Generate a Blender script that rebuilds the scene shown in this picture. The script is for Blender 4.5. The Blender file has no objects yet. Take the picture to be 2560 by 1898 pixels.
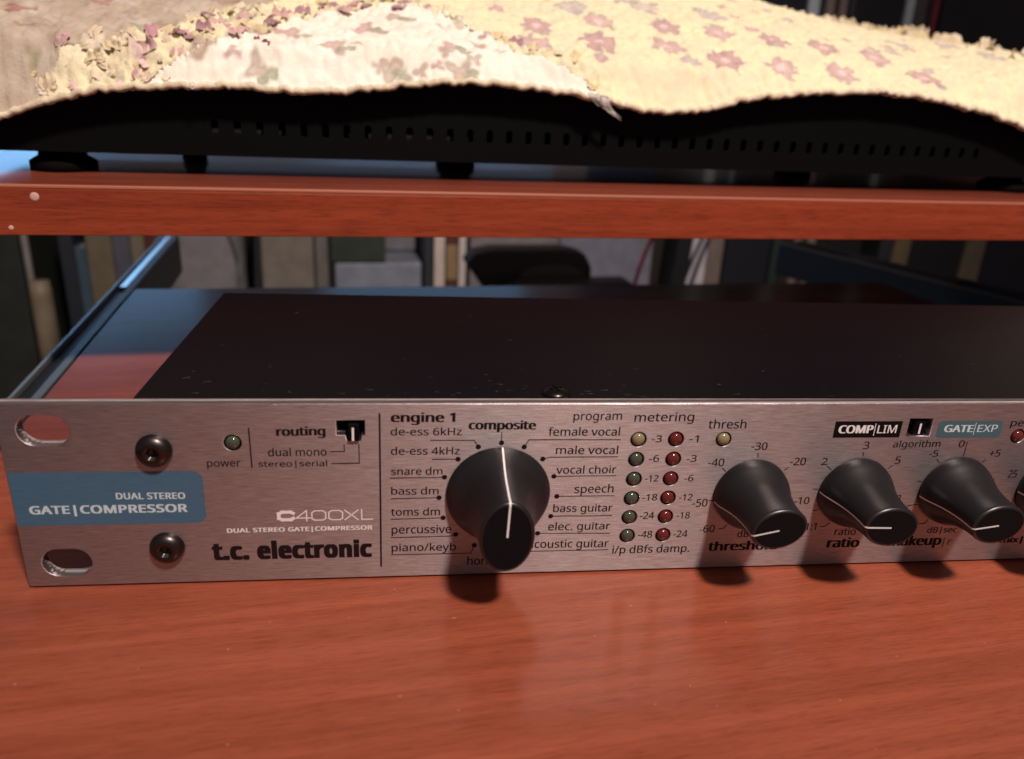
import bpy, bmesh, math, random
from mathutils import Vector, Matrix, noise
random.seed(7)
S = 0.001                                   # everything below is measured in millimetres
sc = bpy.context.scene
COL = sc.collection

# ---------------------------------------------------------------- camera
cam_d = bpy.data.cameras.new('camera'); cam = bpy.data.objects.new('camera', cam_d); COL.objects.link(cam)
_r = Vector((0.9735146, -0.22333915, 0.0488769)); _u = Vector((0.03588755, 0.36041708, 0.93210064)); _f = Vector((0.22579064, 0.90565951, -0.35888639))
M = Matrix((( _r.x, _u.x, -_f.x), (_r.y, _u.y, -_f.y), (_r.z, _u.z, -_f.z))).to_4x4()
M.translation = Vector((66.367, -162.942, 109.408)) * S
cam.matrix_world = M
cam_d.sensor_width = 36; cam_d.lens = 1950.7 / 2560 * 36
cam_d.clip_start = 0.01; cam_d.clip_end = 50
cam_d.dof.use_dof = True; cam_d.dof.focus_distance = 0.195; cam_d.dof.aperture_fstop = 14
sc.camera = cam

# ---------------------------------------------------------------- world and lamps
w = bpy.data.worlds.new('World'); sc.world = w; w.use_nodes = True
bg = w.node_tree.nodes['Background']; bg.inputs[0].default_value = (0.60, 0.45, 0.46, 1); bg.inputs[1].default_value = 0.22
def aim(o, target):
    o.rotation_euler = (Vector(target) * S - o.location).to_track_quat('-Z', 'Y').to_euler()
ld = bpy.data.lights.new('ceiling_lamp', 'SPOT'); ld.energy = 85; ld.color = (1, 0.84, 0.77); ld.shadow_soft_size = 0.06
ld.spot_size = math.radians(60); ld.spot_blend = 1.0
lo = bpy.data.objects.new('ceiling_lamp', ld); COL.objects.link(lo); lo.location = Vector((302, -645, 1080)) * S; aim(lo, (180, 150, 40))
for (wx, wz, sx_, sy_, en) in ((-1080, 370, 0.68, 0.22, 2.8), (-600, 640, 0.44, 0.2, 0.85), (430, 630, 0.75, 0.2, 0.9), (250, 370, 1.3, 0.18, 0.14)):
    wd = bpy.data.lights.new('window_light', 'AREA'); wd.shape = 'RECTANGLE'; wd.size = sx_; wd.size_y = sy_; wd.energy = en; wd.color = (0.24, 0.56, 1.0)
    wo = bpy.data.objects.new('window_light', wd); COL.objects.link(wo); wo.location = Vector((wx, 2750, wz)) * S; aim(wo, (100, 200, 100))
sc.view_settings.view_transform = 'Standard'; sc.view_settings.look = 'None'; sc.view_settings.exposure = 0; sc.view_settings.gamma = 1

# ---------------------------------------------------------------- helpers
def mat(name, col, rough=0.5, metal=0.0, coat=0.0, coatr=0.1, spec=0.5):
    m = bpy.data.materials.new(name); m.use_nodes = True
    b = m.node_tree.nodes['Principled BSDF']
    b.inputs['Base Color'].default_value = (*col, 1); b.inputs['Roughness'].default_value = rough; b.inputs['Metallic'].default_value = metal
    b.inputs['Coat Weight'].default_value = coat; b.inputs['Coat Roughness'].default_value = coatr; b.inputs['Specular IOR Level'].default_value = spec
    return m
def nodes(m): return m.node_tree.nodes, m.node_tree.links, m.node_tree.nodes['Principled BSDF']
def noise_node(m, scale, vec=(1, 1, 1), detail=4, rough=0.5, rot=(0, 0, 0)):
    n, l, b = nodes(m)
    tc = n.new('ShaderNodeTexCoord'); mp = n.new('ShaderNodeMapping'); mp.inputs['Scale'].default_value = vec; mp.inputs['Rotation'].default_value = rot
    nz = n.new('ShaderNodeTexNoise'); nz.inputs['Scale'].default_value = scale; nz.inputs['Detail'].default_value = detail; nz.inputs['Roughness'].default_value = rough
    l.new(tc.outputs['Object'], mp.inputs['Vector']); l.new(mp.outputs[0], nz.inputs['Vector'])
    return nz
def ramp(m, src, stops):
    n, l, b = nodes(m); r = n.new('ShaderNodeValToRGB'); l.new(src.outputs[0], r.inputs[0])
    el = r.color_ramp.elements
    el[0].position, el[0].color = stops[0][0], (*stops[0][1], 1); el[1].position, el[1].color = stops[-1][0], (*stops[-1][1], 1)
    for p, c in stops[1:-1]:
        e = el.new(p); e.color = (*c, 1)
    return r
def bump(m, src, strength, dist=0.0002):
    n, l, b = nodes(m); bp = n.new('ShaderNodeBump'); bp.inputs['Strength'].default_value = strength; bp.inputs['Distance'].default_value = dist
    l.new(src.outputs[0], bp.inputs['Height']); l.new(bp.outputs[0], b.inputs['Normal']); return bp
def mult(m, a, bb, fac=1.0):
    n, l, b = nodes(m); x = n.new('ShaderNodeMix'); x.data_type = 'RGBA'; x.blend_type = 'MULTIPLY'; x.inputs[0].default_value = fac
    l.new(a.outputs[0] if not hasattr(a, 'is_mix') else a.outputs[2], x.inputs[6]); l.new(bb.outputs[0], x.inputs[7]); return x

def link(name, me, m=None, parent=None, smooth=False, loc=None):
    o = bpy.data.objects.new(name, me); COL.objects.link(o)
    if m is not None:
        me.materials.clear(); me.materials.append(m)
    if parent: o.parent = parent
    if loc: o.location = Vector(loc) * S
    if smooth:
        for p in me.polygons: p.use_smooth = True
    return o
def mesh(name, verts, faces, m=None, parent=None, smooth=False, loc=None):
    me = bpy.data.meshes.new(name); me.from_pydata([tuple(c * S for c in v) for v in verts], [], faces); me.update()
    return link(name, me, m, parent, smooth, loc)
def from_bm(name, bm, m=None, parent=None, smooth=False, loc=None):
    me = bpy.data.meshes.new(name); bmesh.ops.recalc_face_normals(bm, faces=bm.faces); bm.to_mesh(me); bm.free()
    return link(name, me, m, parent, smooth, loc)
def box_bm(bm, x0, x1, y0, y1, z0, z1, bev=0, seg=2):
    r = bmesh.ops.create_cube(bm, size=1)
    for v in r['verts']:
        v.co = Vector(((x0 + x1) / 2 + v.co.x * (x1 - x0), (y0 + y1) / 2 + v.co.y * (y1 - y0), (z0 + z1) / 2 + v.co.z * (z1 - z0))) * S
    if bev:
        es = list({e for v in r['verts'] for e in v.link_edges})
        bmesh.ops.bevel(bm, geom=es, offset=bev * S, segments=seg, affect='EDGES', profile=0.5)
def box(name, x0, x1, y0, y1, z0, z1, m, parent=None, bev=0, seg=2, smooth=False):
    bm = bmesh.new(); box_bm(bm, x0, x1, y0, y1, z0, z1, bev, seg); return from_bm(name, bm, m, parent, smooth)
def lathe(prof, n=64, axis='y', cap=True):
    """prof: (r, h); returns verts, faces, axis along -y (h grows towards the camera) or z"""
    vs, fs = [], []
    for r, h in prof:
        for i in range(n):
            a = 2 * math.pi * i / n
            vs.append((r * math.cos(a), -h, r * math.sin(a)) if axis == 'y' else (r * math.cos(a), r * math.sin(a), h))
    for k in range(len(prof) - 1):
        for i in range(n):
            j = (i + 1) % n; fs.append((k * n + i, k * n + j, (k + 1) * n + j, (k + 1) * n + i))
    if cap:
        fs.append(tuple(range((len(prof) - 1) * n, len(prof) * n))); fs.append(tuple(reversed(range(n))))
    return vs, fs
def tube(pts, r, n=8):
    vs, fs = [], []
    P = [Vector(p) for p in pts]
    for k, p in enumerate(P):
        d = (P[min(k + 1, len(P) - 1)] - P[max(k - 1, 0)]).normalized()
        a = d.cross(Vector((0, 0.3, 1))).normalized(); b = d.cross(a).normalized()
        rr = r[k] if isinstance(r, (list, tuple)) else r
        for i in range(n):
            t = 2 * math.pi * i / n; vs.append(tuple(p + a * rr * math.cos(t) + b * rr * math.sin(t)))
    for k in range(len(P) - 1):
        for i in range(n):
            j = (i + 1) % n; fs.append((k * n + i, k * n + j, (k + 1) * n + j, (k + 1) * n + i))
    fs.append(tuple(range(n))); fs.append(tuple(range((len(P) - 1) * n, len(P) * n)))
    return vs, fs
def empty(name, loc=(0, 0, 0)):
    o = bpy.data.objects.new(name, None); COL.objects.link(o); o.location = Vector(loc) * S; o.empty_display_size = 0.01; return o
def tag(o, label, cat, group=None):
    o['label'] = label; o['category'] = cat
    if group: o['group'] = group
    return o

# ---------------------------------------------------------------- materials
def wood_mat(name, dark, mid, light, off=0.0, coat=0.35, rough=0.42, coatr=0.1, aniso=False, fine=85, lo=0.5):
    m = mat(name, mid, rough, 0, coat, coatr, 0.3)
    n, l, b = nodes(m)
    nz = noise_node(m, 9, (1.0, 34, 34), 7, 0.62, (0, 0, off)); r = ramp(m, nz, [(0.2, dark), (0.5, mid), (0.85, light)])
    nf = noise_node(m, fine, (1.0, 26, 26), 6, 0.75, (0, 0, off)); rf = ramp(m, nf, [(0.36, (lo, lo * 0.9, lo * 0.86)), (0.5, (1, 1, 1)), (0.8, (1.1, 1.1, 1.1))])
    nb = noise_node(m, 5, (1, 6, 6), 3, 0.5, (0, 0, off)); rb = ramp(m, nb, [(0.33, (0.62, 0.57, 0.62)), (0.52, (1, 1, 1)), (0.75, (1.12, 1.12, 1.08))])
    a = n.new('ShaderNodeMix'); a.data_type = 'RGBA'; a.blend_type = 'MULTIPLY'; a.inputs[0].default_value = 1
    l.new(r.outputs[0], a.inputs[6]); l.new(rf.outputs[0], a.inputs[7])
    c = n.new('ShaderNodeMix'); c.data_type = 'RGBA'; c.blend_type = 'MULTIPLY'; c.inputs[0].default_value = 1
    l.new(a.outputs[2], c.inputs[6]); l.new(rb.outputs[0], c.inputs[7]); l.new(c.outputs[2], b.inputs['Base Color'])
    bump(m, nf, 0.12, 0.00015)
    if aniso:
        b.inputs['Anisotropic'].default_value = 0.85
        tn = n.new('ShaderNodeTangent'); tn.direction_type = 'UV_MAP'; tn.uv_map = 'brush'; l.new(tn.outputs[0], b.inputs['Tangent'])
    return m
M_WOOD = wood_mat('mahogany_laminate', (0.16, 0.034, 0.019), (0.26, 0.060, 0.032), (0.36, 0.092, 0.052), 0.0, 0.25)
M_TOP = wood_mat('mahogany_desktop', (0.185, 0.043, 0.020), (0.26, 0.064, 0.032), (0.335, 0.092, 0.048), 0.0, 0.42, 0.5, 0.2, False, 150, 0.66)
M_TOP.node_tree.nodes['Principled BSDF'].inputs['Specular IOR Level'].default_value = 0.08
def brush_uv(o, ax):
    me = o.data; uv = me.uv_layers.new(name='brush')
    for lp in me.loops:
        c = me.vertices[lp.vertex_index].co; uv.data[lp.index].uv = (c[ax], c[0])
M_EDGE = wood_mat('mahogany_edge', (0.17, 0.026, 0.011), (0.28, 0.046, 0.018), (0.38, 0.07, 0.03), 0.0, 0.15)
M_LIP = mat('worn_edge_strip', (0.42, 0.14, 0.08), 0.45)  # lighter colour paints the highlight along the shelf's top edge

M_ALU = mat('brushed_aluminium', (0.5, 0.46, 0.46), 0.42, 0.95)
n, l, b = nodes(M_ALU)
b.inputs['Anisotropic'].default_value = 0.8
tn = n.new('ShaderNodeTangent'); tn.direction_type = 'UV_MAP'; tn.uv_map = 'brush'; l.new(tn.outputs[0], b.inputs['Tangent'])
nz = noise_node(M_ALU, 140, (1, 40, 40), 5, 0.7); bump(M_ALU, nz, 0.8, 0.00006)
rr = ramp(M_ALU, nz, [(0.3, (0.36, 0.36, 0.36)), (0.7, (0.52, 0.52, 0.52))]); l.new(rr.outputs[0], b.inputs['Roughness'])
nc = noise_node(M_ALU, 220, (1, 30, 30), 4, 0.7); rc = ramp(M_ALU, nc, [(0.3, (0.30, 0.265, 0.268)), (0.68, (0.60, 0.53, 0.53))]); l.new(rc.outputs[0], b.inputs['Base Color'])
M_CUT = mat('aluminium_cut_edge', (0.6, 0.57, 0.55), 0.35, 0.9)
M_BLACKMETAL = mat('black_painted_steel', (0.003, 0.003, 0.005), 0.42, spec=0.08)
n, l, b = nodes(M_BLACKMETAL)
nz = noise_node(M_BLACKMETAL, 900, (1, 1, 1), 3, 0.6); bump(M_BLACKMETAL, nz, 0.15, 0.0001)
sp = noise_node(M_BLACKMETAL, 620, (0.5, 1, 1), 2, 0.5); rs = ramp(M_BLACKMETAL, sp, [(0.0, (0.003, 0.003, 0.005)), (0.74, (0.003, 0.003, 0.005)), (0.82, (0.05, 0.045, 0.045))]); l.new(rs.outputs[0], b.inputs['Base Color'])
M_CASE = mat('black_case_plastic', (0.0025, 0.0025, 0.003), 0.55, spec=0.08)
M_HOLE = mat('dark_recess', (0.004, 0.003, 0.003), 0.8, spec=0.05)
M_KNOB = mat('black_knob_plastic', (0.008, 0.008, 0.009), 0.34, spec=0.7)
M_KNOBF = mat('matte_knob_face', (0.004, 0.004, 0.005), 0.6, spec=0.12)  # darker than the flank: shade on the end face put into the colour
nz = noise_node(M_KNOB, 1500, (1, 1, 1), 2, 0.5); bump(M_KNOB, nz, 0.12, 0.00004)
M_WHITE = mat('white_print', (0.75, 0.72, 0.72), 0.5)
M_INK = mat('black_print', (0.012, 0.006, 0.007), 0.6, spec=0.15)
M_PALE = mat('pale_blue_print', (0.5, 0.62, 0.66), 0.5)
M_TEALINK = mat('grey_teal_print', (0.12, 0.13, 0.14), 0.5)
M_BLUE = mat('blue_label_print', (0.055, 0.14, 0.23), 0.5, 0.25)
n, l, b = nodes(M_BLUE); nz = noise_node(M_BLUE, 220, (1, 30, 30), 4, 0.7); rb_ = ramp(M_BLUE, nz, [(0.3, (0.05, 0.125, 0.20)), (0.7, (0.075, 0.17, 0.265))]); l.new(rb_.outputs[0], b.inputs['Base Color'])
M_TEAL = mat('teal_label_print', (0.085, 0.19, 0.225), 0.42, 0.5)
M_BLK = mat('black_label_print', (0.005, 0.004, 0.004), 0.6, spec=0.1)
M_SCREW = mat('dark_screw_steel', (0.075, 0.068, 0.065), 0.34, 1.0)
M_SCREW2 = mat('black_screw_steel', (0.05, 0.045, 0.045), 0.3, 1.0)
def led_mat(name, c):
    m = mat(name, c, 0.12, 0, 0.5, 0.05); b = m.node_tree.nodes['Principled BSDF']
    b.inputs['Subsurface Weight'].default_value = 0.0; return m
M_LG = led_mat('green_led_lens', (0.05, 0.065, 0.045)); M_LR = led_mat('red_led_lens', (0.11, 0.016, 0.014)); M_LY = led_mat('yellow_led_lens', (0.22, 0.19, 0.10))

# panel print: (text, x0, z0, x1, z1, height, style, ink) in millimetres on the front panel
TEXTS= [('power', 40.22, 29.12, 47.14, 29.16, 1.31, 'n', 'k'),
 ('routing', 54.92, 36.32, 65.22, 36.43, 2.09, 'b', 'k'),
 ('dual mono', 52.98, 31.52, 65.27, 31.55, 1.93, 'n', 'k'),
 ('stereo|serial', 50.82, 28.98, 65.29, 29.02, 1.82, 'n', 'k'),
 ('DUAL STEREO GATE|COMPRESSOR', 43.02, 12.71, 74.75, 12.81, 1.47, 'm', 'w'),
 ('t.c. electronic', 39.36, 5.71, 74.53, 5.58, 4.8, 'h', 'k'),
 ('DUAL STEREO', 20.91, 21.58, 35.07, 21.45, 1.58, 'm', 'w'),
 ('GATE|COMPRESSOR', 3.14, 18.24, 35.22, 18.21, 2.63, 'm', 'w'),
 ('engine 1', 78.98, 39.44, 92.86, 39.45, 2.22, 'b', 'k'),
 ('de-ess 6kHz', 78.95, 36.29, 94.33, 36.25, 1.87, 'n', 'k'),
 ('de-ess 4kHz', 78.98, 31.61, 94.0, 31.56, 1.91, 'n', 'k'),
 ('snare dm', 79.01, 26.64, 90.29, 26.62, 1.85, 'n', 'k'),
 ('bass dm', 78.97, 21.7, 89.52, 21.59, 1.95, 'n', 'k'),
 ('toms dm', 78.88, 16.31, 89.91, 16.22, 2.0, 'n', 'k'),
 ('percussive', 79.0, 11.59, 92.56, 11.5, 2.14, 'n', 'k'),
 ('piano/keyb', 78.97, 6.88, 93.76, 6.72, 2.11, 'n', 'k'),
 ('composite', 95.77, 37.65, 110.71, 37.57, 2.11, 'b', 'k'),
 ('program', 118.92, 39.74, 129.91, 39.8, 1.51, 'n', 'k'),
 ('female vocal', 113.54, 36.0, 129.84, 35.89, 2.12, 'n', 'k'),
 ('male vocal', 115.54, 31.45, 129.86, 31.31, 2.09, 'n', 'k'),
 ('vocal choir', 115.99, 26.44, 129.94, 26.43, 2.07, 'n', 'k'),
 ('speech', 120.59, 21.4, 129.79, 21.42, 2.19, 'n', 'k'),
 ('bass guitar', 115.95, 16.49, 130.02, 16.37, 2.08, 'n', 'k'),
 ('elec. guitar', 115.1, 11.6, 129.94, 11.53, 2.12, 'n', 'k'),
 ('acoustic guitar', 110.57, 6.91, 130.01, 6.62, 2.16, 'n', 'k'),
 ('horns', 96.46, 2.65, 103.6, 2.54, 2.36, 'n', 'k'),
 ('metering', 132.84, 39.35, 146.67, 39.45, 2.15, 'n', 'k'),
 ('thresh', 150.26, 37.56, 159.32, 37.57, 2.26, 'n', 'k'),
 ('-3', 137.37, 34.17, 139.78, 34.21, 1.73, 'n', 'k'),
 ('-6', 137.35, 29.22, 139.73, 29.26, 1.67, 'n', 'k'),
 ('-12', 136.98, 24.07, 140.2, 24.13, 1.68, 'n', 'k'),
 ('-18', 136.85, 19.12, 140.49, 19.12, 1.68, 'n', 'k'),
 ('-24', 136.86, 14.11, 140.31, 14.17, 1.88, 'n', 'k'),
 ('-48', 136.9, 8.99, 140.46, 9.0, 1.85, 'n', 'k'),
 ('-1', 146.21, 34.1, 148.42, 34.15, 1.75, 'n', 'k'),
 ('-3', 146.28, 29.12, 148.66, 29.16, 1.68, 'n', 'k'),
 ('-6', 146.42, 24.03, 148.61, 24.07, 1.65, 'n', 'k'),
 ('-12', 145.8, 18.96, 149.09, 18.96, 1.75, 'n', 'k'),
 ('-18', 145.82, 14.08, 149.07, 14.08, 1.72, 'n', 'k'),
 ('-24', 145.67, 8.87, 149.2, 8.95, 1.86, 'n', 'k'),
 ('i/p dBfs damp.', 131.1, 4.76, 150.25, 4.73, 2.22, 'n', 'k'),
 ('threshold', 154.84, 4.82, 172.59, 4.82, 2.58, 'b', 'k'),
 ('-30', 161.45, 32.05, 165.32, 32.01, 1.94, 'n', 'k'),
 ('-40', 151.6, 27.91, 155.47, 27.93, 1.96, 'n', 'k'),
 ('-20', 171.64, 27.94, 175.56, 27.96, 1.99, 'n', 'k'),
 ('-50', 149.28, 17.16, 152.95, 17.26, 2.08, 'n', 'k'),
 ('-10', 174.64, 17.35, 178.49, 17.38, 1.94, 'n', 'k'),
 ('-60', 152.04, 10.04, 155.81, 10.12, 2.0, 'n', 'k'),
 ('dB', 161.79, 8.45, 164.67, 8.48, 1.96, 'n', 'k'),
 ('1:1', 178.95, 10.04, 181.72, 10.08, 1.97, 'n', 'k'),
 ('2', 179.46, 27.91, 181.03, 27.96, 1.83, 'n', 'k'),
 ('3', 189.1, 32.06, 190.63, 32.05, 1.88, 'n', 'k'),
 ('5', 198.18, 27.96, 199.53, 28.01, 2.02, 'n', 'k'),
 ('8', 200.92, 17.58, 202.17, 17.62, 1.9, 'n', 'k'),
 ('ratio', 186.87, 8.41, 192.42, 8.38, 2.1, 'n', 'k'),
 ('ratio', 185.51, 4.92, 194.14, 4.87, 2.74, 'b', 'k'),
 ('COMP', 181.99, 36.17, 190.64, 36.18, 2.03, 'b', 'w'),
 ('LIM', 191.7, 36.11, 196.51, 36.18, 2.05, 'n', 'w'),
 ('GATE', 208.63, 36.34, 216.2, 36.29, 1.84, 'b', 'w'),
 ('EXP', 217.25, 36.29, 222.44, 36.32, 1.85, 'n', 'w'),
 ('algorithm', 196.63, 32.39, 208.75, 32.46, 1.82, 'n', 'k'),
 ('peak', 225.58, 37.77, 232.62, 37.8, 1.88, 'n', 'k'),
 ('0', 213.56, 32.25, 215.03, 32.3, 1.84, 'n', 'k'),
 ('-5', 206.52, 29.79, 208.86, 29.83, 1.68, 'n', 'k'),
 ('+5', 222.33, 29.63, 225.25, 29.7, 1.87, 'n', 'k'),
 ('25', 229.04, 23.85, 231.42, 23.88, 2.03, 'n', 'k'),
 ('dB|sec', 211.56, 8.44, 219.62, 8.42, 2.2, 'n', 'k'),
 ('makeup', 201.71, 4.95, 216.27, 4.88, 2.84, 'b', 'k'),
 ('|r', 216.74, 4.79, 219.23, 4.8, 2.69, 'n', 't'),
 ('mix|', 232.45, 5.04, 238.82, 5.06, 2.15, 'b', 'k')]
LINES= [([(49.36, 38.26), (49.43, 28.82)], 0.3, 0),
 ([(66.16, 32.49), (69.03, 32.51), (69.0, 34.12)], 0.22, 0),
 ([(66.22, 29.6), (72.14, 29.64), (72.15, 34.23)], 0.22, 0),
 ([(76.64, 41.5), (76.55, 2.77)], 0.4, 0),
 ([(87.64, 35.02), (97.07, 34.95), (98.08, 33.36)], 0.2, 0.6),
 ([(87.93, 30.36), (93.67, 30.39)], 0.2, 0.6),
 ([(78.79, 25.87), (88.8, 25.83), (90.75, 25.93)], 0.2, 0.6),
 ([(78.85, 20.64), (89.63, 20.72)], 0.2, 0.6),
 ([(78.81, 15.33), (90.63, 15.49)], 0.2, 0.6),
 ([(78.9, 10.51), (92.27, 10.6), (93.6, 11.04)], 0.2, 0.6),
 ([(78.87, 5.9), (97.26, 5.87), (97.98, 8.0)], 0.2, 0.6),
 ([(103.14, 36.95), (103.19, 34.31)], 0.2, 0.6),
 ([(130.04, 34.88), (109.34, 35.03), (108.31, 33.27)], 0.2, 0.6),
 ([(129.93, 30.59), (114.52, 30.65), (112.69, 30.22)], 0.2, 0.6),
 ([(130.07, 25.76), (115.53, 25.79)], 0.2, 0.6),
 ([(130.2, 20.52), (116.56, 20.59)], 0.2, 0.6),
 ([(130.07, 15.21), (115.49, 15.38)], 0.2, 0.6),
 ([(130.04, 10.41), (112.71, 10.85)], 0.2, 0.6),
 ([(130.05, 5.87), (110.04, 5.95)], 0.2, 0),
 ([(163.31, 31.22), (163.5, 30.07)], 0.22, 0),
 ([(155.25, 27.38), (156.21, 26.48)], 0.22, 0),
 ([(171.51, 27.34), (170.54, 26.62)], 0.22, 0),
 ([(153.14, 18.72), (154.36, 18.87)], 0.22, 0),
 ([(173.29, 18.62), (174.34, 18.6)], 0.22, 0),
 ([(156.94, 11.04), (157.88, 11.09), (158.68, 12.05)], 0.22, 0),
 ([(178.77, 21.51), (180.05, 21.38)], 0.22, 0),
 ([(179.98, 15.43), (181.28, 15.75)], 0.22, 0),
 ([(182.8, 10.95), (183.87, 11.0), (184.98, 11.97)], 0.22, 0),
 ([(181.11, 27.56), (182.42, 26.6)], 0.22, 0),
 ([(189.43, 31.3), (189.69, 30.13)], 0.22, 0),
 ([(197.94, 27.62), (196.7, 26.69)], 0.22, 0),
 ([(203.99, 15.64), (204.63, 16.45), (206.9, 16.72)], 0.22, 0),
 ([(215.61, 33.74), (215.64, 29.87)], 0.22, 0),
 ([(208.83, 29.09), (209.81, 28.23)], 0.22, 0),
 ([(221.79, 28.95), (221.03, 28.1)], 0.22, 0),
 ([(205.43, 23.15), (206.44, 23.07)], 0.22, 0),
 ([(224.48, 23.22), (225.79, 23.37)], 0.22, 0),
 ([(208.82, 11.17), (210.16, 11.21), (210.9, 12.27)], 0.22, 0)]
HEM= [(-55.5, 84.3), (-36.0, 90.6), (-28.4, 93.8), (-19.7, 96.8), (-4.8, 100.4), (14.0, 102.5), (34.4, 103.4), (59.5, 102.9), (73.1, 103.3), (94.2, 106.4), (110.0, 108.5), (130.7, 108.6), (153.8, 107.2), (169.7, 105.1), (186.4, 101.7), (203.1, 101.8), (218.1, 103.9), (229.7, 107.7), (246.9, 110.2), (268.3, 112.0), (290.5, 113.1), (314.0, 111.7), (334.8, 108.7), (352.2, 105.7), (366.1, 101.7), (401.2, 89.5)]
RIDGE= [(-131.5, 139.8), (-80.8, 145.2), (88.8, 161.4), (220.0, 165.3), (268.5, 162.6), (301.8, 158.7), (317.9, 155.1), (345.5, 149.7), (376.1, 147.1), (404.7, 145.0), (427.5, 146.3), (447.0, 139.8), (465.0, 139.6), (490.6, 136.2), (517.1, 132.2), (567.2, 120.1)]
FLOW= [(153.0, 0.23), (181.0, 0.265), (211.0, 0.265), (234.0, 0.24), (259.0, 0.22), (148.0, 0.125), (176.0, 0.15), (206.0, 0.155), (228.0, 0.1), (251.0, 0.075), (282.0, 0.2), (306.0, 0.18), (383.0, 0.485), (395.0, 0.375), (322.0, 0.085), (173.0, 0.355), (209.0, 0.39), (239.0, 0.375), (201.0, 0.445), (279.0, 0.07), (348.0, 0.435)]
MOTIF= [(84.0, 0.15), (56.0, 0.12), (114.0, 0.08), (72.0, 0.07), (116.0, 0.005), (45.0, 0.025), (91.0, 0.025), (96.0, 0.205)]
LEFTM= [(-37.0, 0.225), (-19.0, 0.295), (-1.0, 0.165), (-48.0, 0.375), (-34.0, 0.175), (-24.0, 0.105), (9.0, 0.11), (-33.0, 0.31), (-43.0, 0.205), (-10.0, 0.255), (9.0, 0.28)]
RUF1= [(-23.0, 0.0), (-16.0, 0.04), (-4.0, 0.035), (6.0, 0.055), (17.0, 0.095), (25.0, 0.155), (36.0, 0.195), (49.0, 0.26), (57.0, 0.33), (66.0, 0.385)]
RUF2= [(7.0, 0.0), (24.0, 0.035), (39.0, 0.09), (51.0, 0.155), (64.0, 0.21), (78.0, 0.24), (91.0, 0.265), (104.0, 0.26), (114.0, 0.235), (122.0, 0.19), (130.0, 0.13), (137.0, 0.09), (149.0, 0.05), (169.0, 0.01)]
FILL = [(-22.7, 67.4, 1.4), (-30.9, 57.5, 0.8)]

# ================================================================ DESK
desk = tag(empty('desk', (0, 0, -19)), 'red mahogany desk with grey metal side rails under the rack unit', 'desk')
def pbox(name, parent, x0, x1, y0, y1, z0, z1, m, bev=0, seg=2):
    l = parent.location / S
    return box(name, x0 - l.x, x1 - l.x, y0 - l.y, y1 - l.y, z0 - l.z, z1 - l.z, m, parent, bev, seg)
brush_uv(pbox('desktop', desk, -30, 412, -420, 260, -18.5, -0.5, M_TOP, 0.6), 1)
M_RAIL = mat('grey_painted_rail', (0.13, 0.14, 0.14), 0.42, 0.4)
M_RAILD = mat('dark_rail_channel', (0.02, 0.022, 0.024), 0.4, 0.3)
M_RAILL = mat('bare_rail_lip', (0.26, 0.27, 0.27), 0.35, 0.6)
def rail(label, pa, pb, width, body):
    d = (Vector(pb) - Vector(pa)); L = d.length; ang = math.atan2(d.y, d.x) - math.pi / 2
    bm = bmesh.new()
    box_bm(bm, -width / 2, width / 2, 0, L, -26, -2.6, 0.5)
    r = from_bm('side_rail', bm, body, desk); r.location = Vector((pa[0], pa[1], 0)) * S - desk.location; r.rotation_euler.z = ang; r['label'] = label
    bm = bmesh.new(); box_bm(bm, -width / 2, -width / 2 + 1.6, 0, L, -2.6, -0.3, 0.3); from_bm('rail_lip', bm, M_RAILL, r)
    bm = bmesh.new(); box_bm(bm, width / 2 - 3.4, width / 2 - 0.2, 0, L, -2.6, -0.7, 0.3); from_bm('rail_lip', bm, M_RAIL, r)
    bm = bmesh.new(); box_bm(bm, -width / 2 + 2.6, width / 2 - 4.4, L - 138, L - 2, -2.6, -1.0, 0.3); o = from_bm('cover_strip', bm, mat('satin_cover_strip', (0.55, 0.6, 0.62), 0.18, 0.9), r)  # added bright strip for the blue reflection at the rail's far end
rail('grey metal rail along the left desk edge', (-36.2, -420, 0), (-36.2, 404, 0), 10.6, M_RAILD)
rail('grey metal rail at the right desk edge', (515, 132, 0), (428, 392, 0), 26, mat('blue_grey_rail', (0.07, 0.12, 0.16), 0.4, 0.3))  # blue light reflected by this rail is put into its base colour

# specks of dust on the desktop, far too small and many to count
rd = random.Random(3); dv, df = [], []
for k in range(70):
    x, y, r, e = rd.uniform(-20, 260), rd.uniform(-110, -4), rd.choice([0.12, 0.16, 0.22, 0.3]), rd.uniform(0.5, 1.6); i = len(dv)
    for q in range(7):
        a = 2 * math.pi * q / 7; dv.append((x + r * e * math.cos(a), y + r * math.sin(a) * rd.uniform(0.5, 1), 18.53))
    df.append(tuple(range(i, i + 7)))
dv = [(x, y, z) for x, y, z in dv]; mesh('dust_specks', dv, df, mat('pale_dust', (0.36, 0.14, 0.09), 0.9), desk)['kind'] = 'stuff'

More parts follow.
